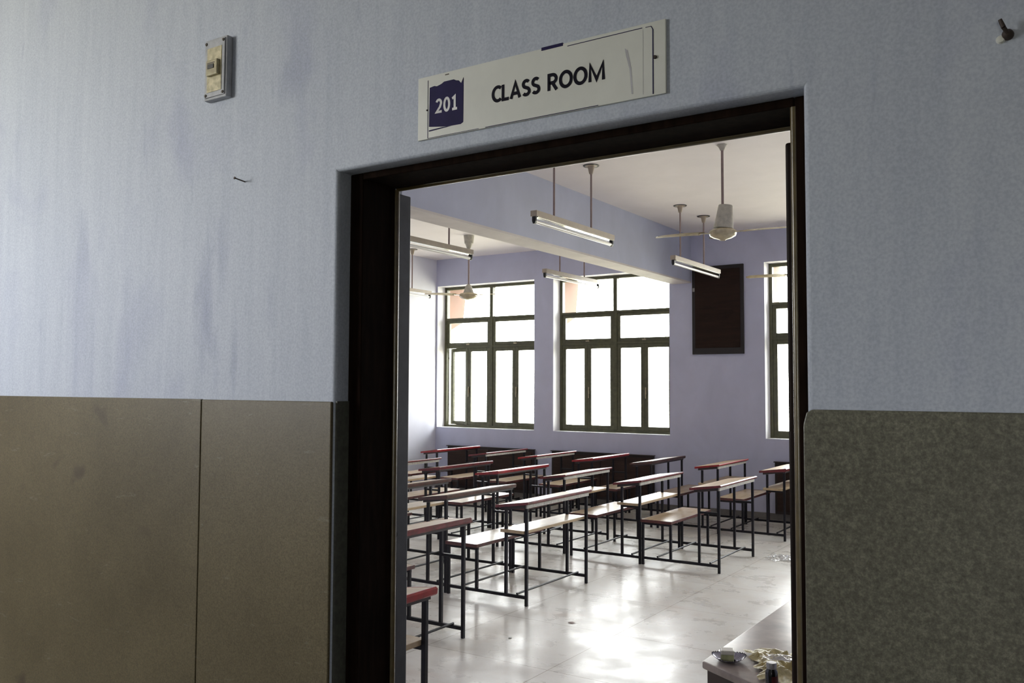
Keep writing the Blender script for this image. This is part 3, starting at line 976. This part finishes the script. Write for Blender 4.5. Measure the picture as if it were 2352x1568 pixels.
# foil plate
pl = bmesh.new()
n = 96
rings = []
for r, z in ((0, .002), (.024, .002), (.035, .003), (.046, .008), (.055, .015), (.061, .019)):
    ring = []
    for i in range(n):
        a = 2 * PI * i / n
        rr = r
        zz = z
        if r > .03:
            zz += .0022 * math.cos(a * 32) * (r - .03) / .031
            zz += .004 * math.sin(2 * a + .6) * (r / .061) ** 2
            rr += .0015 * math.sin(3 * a)
        ring.append(pl.verts.new((rr * math.cos(a), rr * math.sin(a), zz)) if r > 0 or i == 0 else ring[0])
    rings.append(ring)
for A, B in zip(rings, rings[1:]):
    for i in range(n):
        j = (i + 1) % n
        if A[i] is A[j]:
            pl.faces.new([A[i], B[i], B[j]])
        else:
            pl.faces.new([A[i], B[i], B[j], A[j]])
bmesh.ops.solidify(pl, geom=list(pl.faces), thickness=.0008)
me = bpy.data.meshes.new('foil_plate')
pl.to_mesh(me); pl.free()
me.materials.append(M['foil'])
for p in me.polygons: p.use_smooth = True
o = link('foil_plate', me, None, (-1.106, 3.108, TZ - .0003))
tag(o, 'fluted silver foil plate on the corner of the low table', 'plate')
bx = tag(empty('small_box', (-1.110, 3.106, TZ + .0024), math.radians(24)), 'small square box with pale lid and green sides on the foil plate', 'box')
part('box_base', MB().box(-.022, .022, -.022, .022, 0, .023, bev=.002), M['boxg'], bx)
part('box_lid', MB().box(-.0235, .0235, -.0235, .0235, .023, .038, bev=.003), M['boxw'], bx)
o = crumple('plastic_bag', 60, 60, .125, .17, .040, 5, M['crump'], None)
o.location = (-.905, 3.15, TZ + .001); o.rotation_euler = (0, 0, .5)
tag(o, 'crumpled yellowish plastic bag spread over the low table', 'bag')
o = crumple('plastic_wrapper', 30, 24, .050, .035, .016, 11, M['clear'], None)
o.location = (-.915, 3.09, TZ + .042); o.rotation_euler = (0, 0, .3)
tag(o, 'clear shiny plastic wrapper lying on the yellowish bag', 'wrapper')
bt = tag(empty('bottle', (-.886, 2.895, TZ)), 'small dark bottle with grey cap at the front of the low table', 'bottle')
part('bottle_body', MB().lathe([(0, 0), (.019, 0), (.0205, .003), (.0205, .052), (.019, .060), (.0155, .066), (.0155, .070), (0, .070)], 28), M['bottle'], bt, True)
part('bottle_label', MB().prism([(.0207 * math.cos(a), .0207 * math.sin(a)) for a in [math.radians(-75 + i * 10) for i in range(10)]] + [(.0200 * math.cos(a), .0200 * math.sin(a)) for a in [math.radians(15 - i * 10) for i in range(10)]], 'z', .018, .046), M['blabel'], bt)
part('bottle_cap', MB().lathe([(.0165, .068), (.0168, .070), (.0168, .084), (.0155, .087), (0, .087)], 28), M['bcap'], bt, True)

# things on the floor
o = crumple('plastic_bag', 34, 26, .14, .16, .05, 21, M['clear'], None, .002)
o.location = (-2.60, 8.86, .001)
tag(o, 'crumpled clear plastic bag lying on the floor beyond the benches', 'bag')
o = crumple('paper_scrap', 8, 8, .022, .018, .012, 31, M['paper'], None, .001)
o.location = (-3.155, 5.60, .001)
tag(o, 'tiny crumpled pale paper scrap on the floor beside the nearest full bench', 'scrap')
o = crumple('paper_scrap', 8, 8, .016, .013, .010, 33, M['swdark'], None, .001)
o.location = (-3.31, 5.03, .001)
tag(o, 'tiny dark scrap on the open floor in front of the benches', 'scrap')

# ------------------------------------------------------------------ light
SKY = 22.0
wd = bpy.data.worlds.new('world')
scene.world = wd
wd.use_nodes = True
nt = wd.node_tree
bg = nt.nodes['Background']
tc = N(nt, 'ShaderNodeTexCoord')
sp = N(nt, 'ShaderNodeSeparateXYZ')
nt.links.new(tc.outputs['Generated'], sp.inputs[0])
mr = N(nt, 'ShaderNodeMapRange')
mr.inputs['From Min'].default_value = -1
mr.inputs['From Max'].default_value = 1
nt.links.new(sp.outputs['Z'], mr.inputs['Value'])
c = ramp(nt, mr.outputs[0], [(0.0, (0.30, 0.28, 0.22)), (0.46, (0.55, 0.53, 0.42)), (0.50, (0.95, 0.95, 0.90)), (0.60, (1.0, 1.0, 1.0)), (1.0, (0.85, 0.92, 1.0))])
nt.links.new(c, bg.inputs['Color'])
bg.inputs['Strength'].default_value = SKY


def portal(name, loc, rot, sx_, sy_):
    l = bpy.data.lights.new(name, 'AREA')
    l.shape = 'RECTANGLE'
    l.size, l.size_y = sx_, sy_
    l.cycles.is_portal = True
    o = bpy.data.objects.new(name, l)
    COL.objects.link(o)
    o.location = loc
    o.rotation_euler = rot
    return o


for k, (a, b) in enumerate(WX):
    portal('window_portal', ((a + b) / 2, YB2 + .01, (SILL + HEAD) / 2), (-PI / 2, 0, 0), b - a, HEAD - SILL)
portal('corridor_portal', ((COX0 + COX1) / 2, -1.61, (COZ0 + COZ1) / 2), (PI / 2, 0, 0), COX1 - COX0, COZ1 - COZ0)
portal('corridor_portal', (.735, -1.61, (1.36 + COZ0) / 2), (PI / 2, 0, 0), .47, COZ0 - 1.36)

scene.view_settings.view_transform = 'Standard'
scene.view_settings.look = 'None'
scene.view_settings.exposure = 0.0
scene.cycles.use_denoising = True
scene.cycles.max_bounces = 12
scene.cycles.diffuse_bounces = 6
scene.cycles.glossy_bounces = 4
scene.cycles.transparent_max_bounces = 16
scene.cycles.sample_clamp_indirect = 8.0
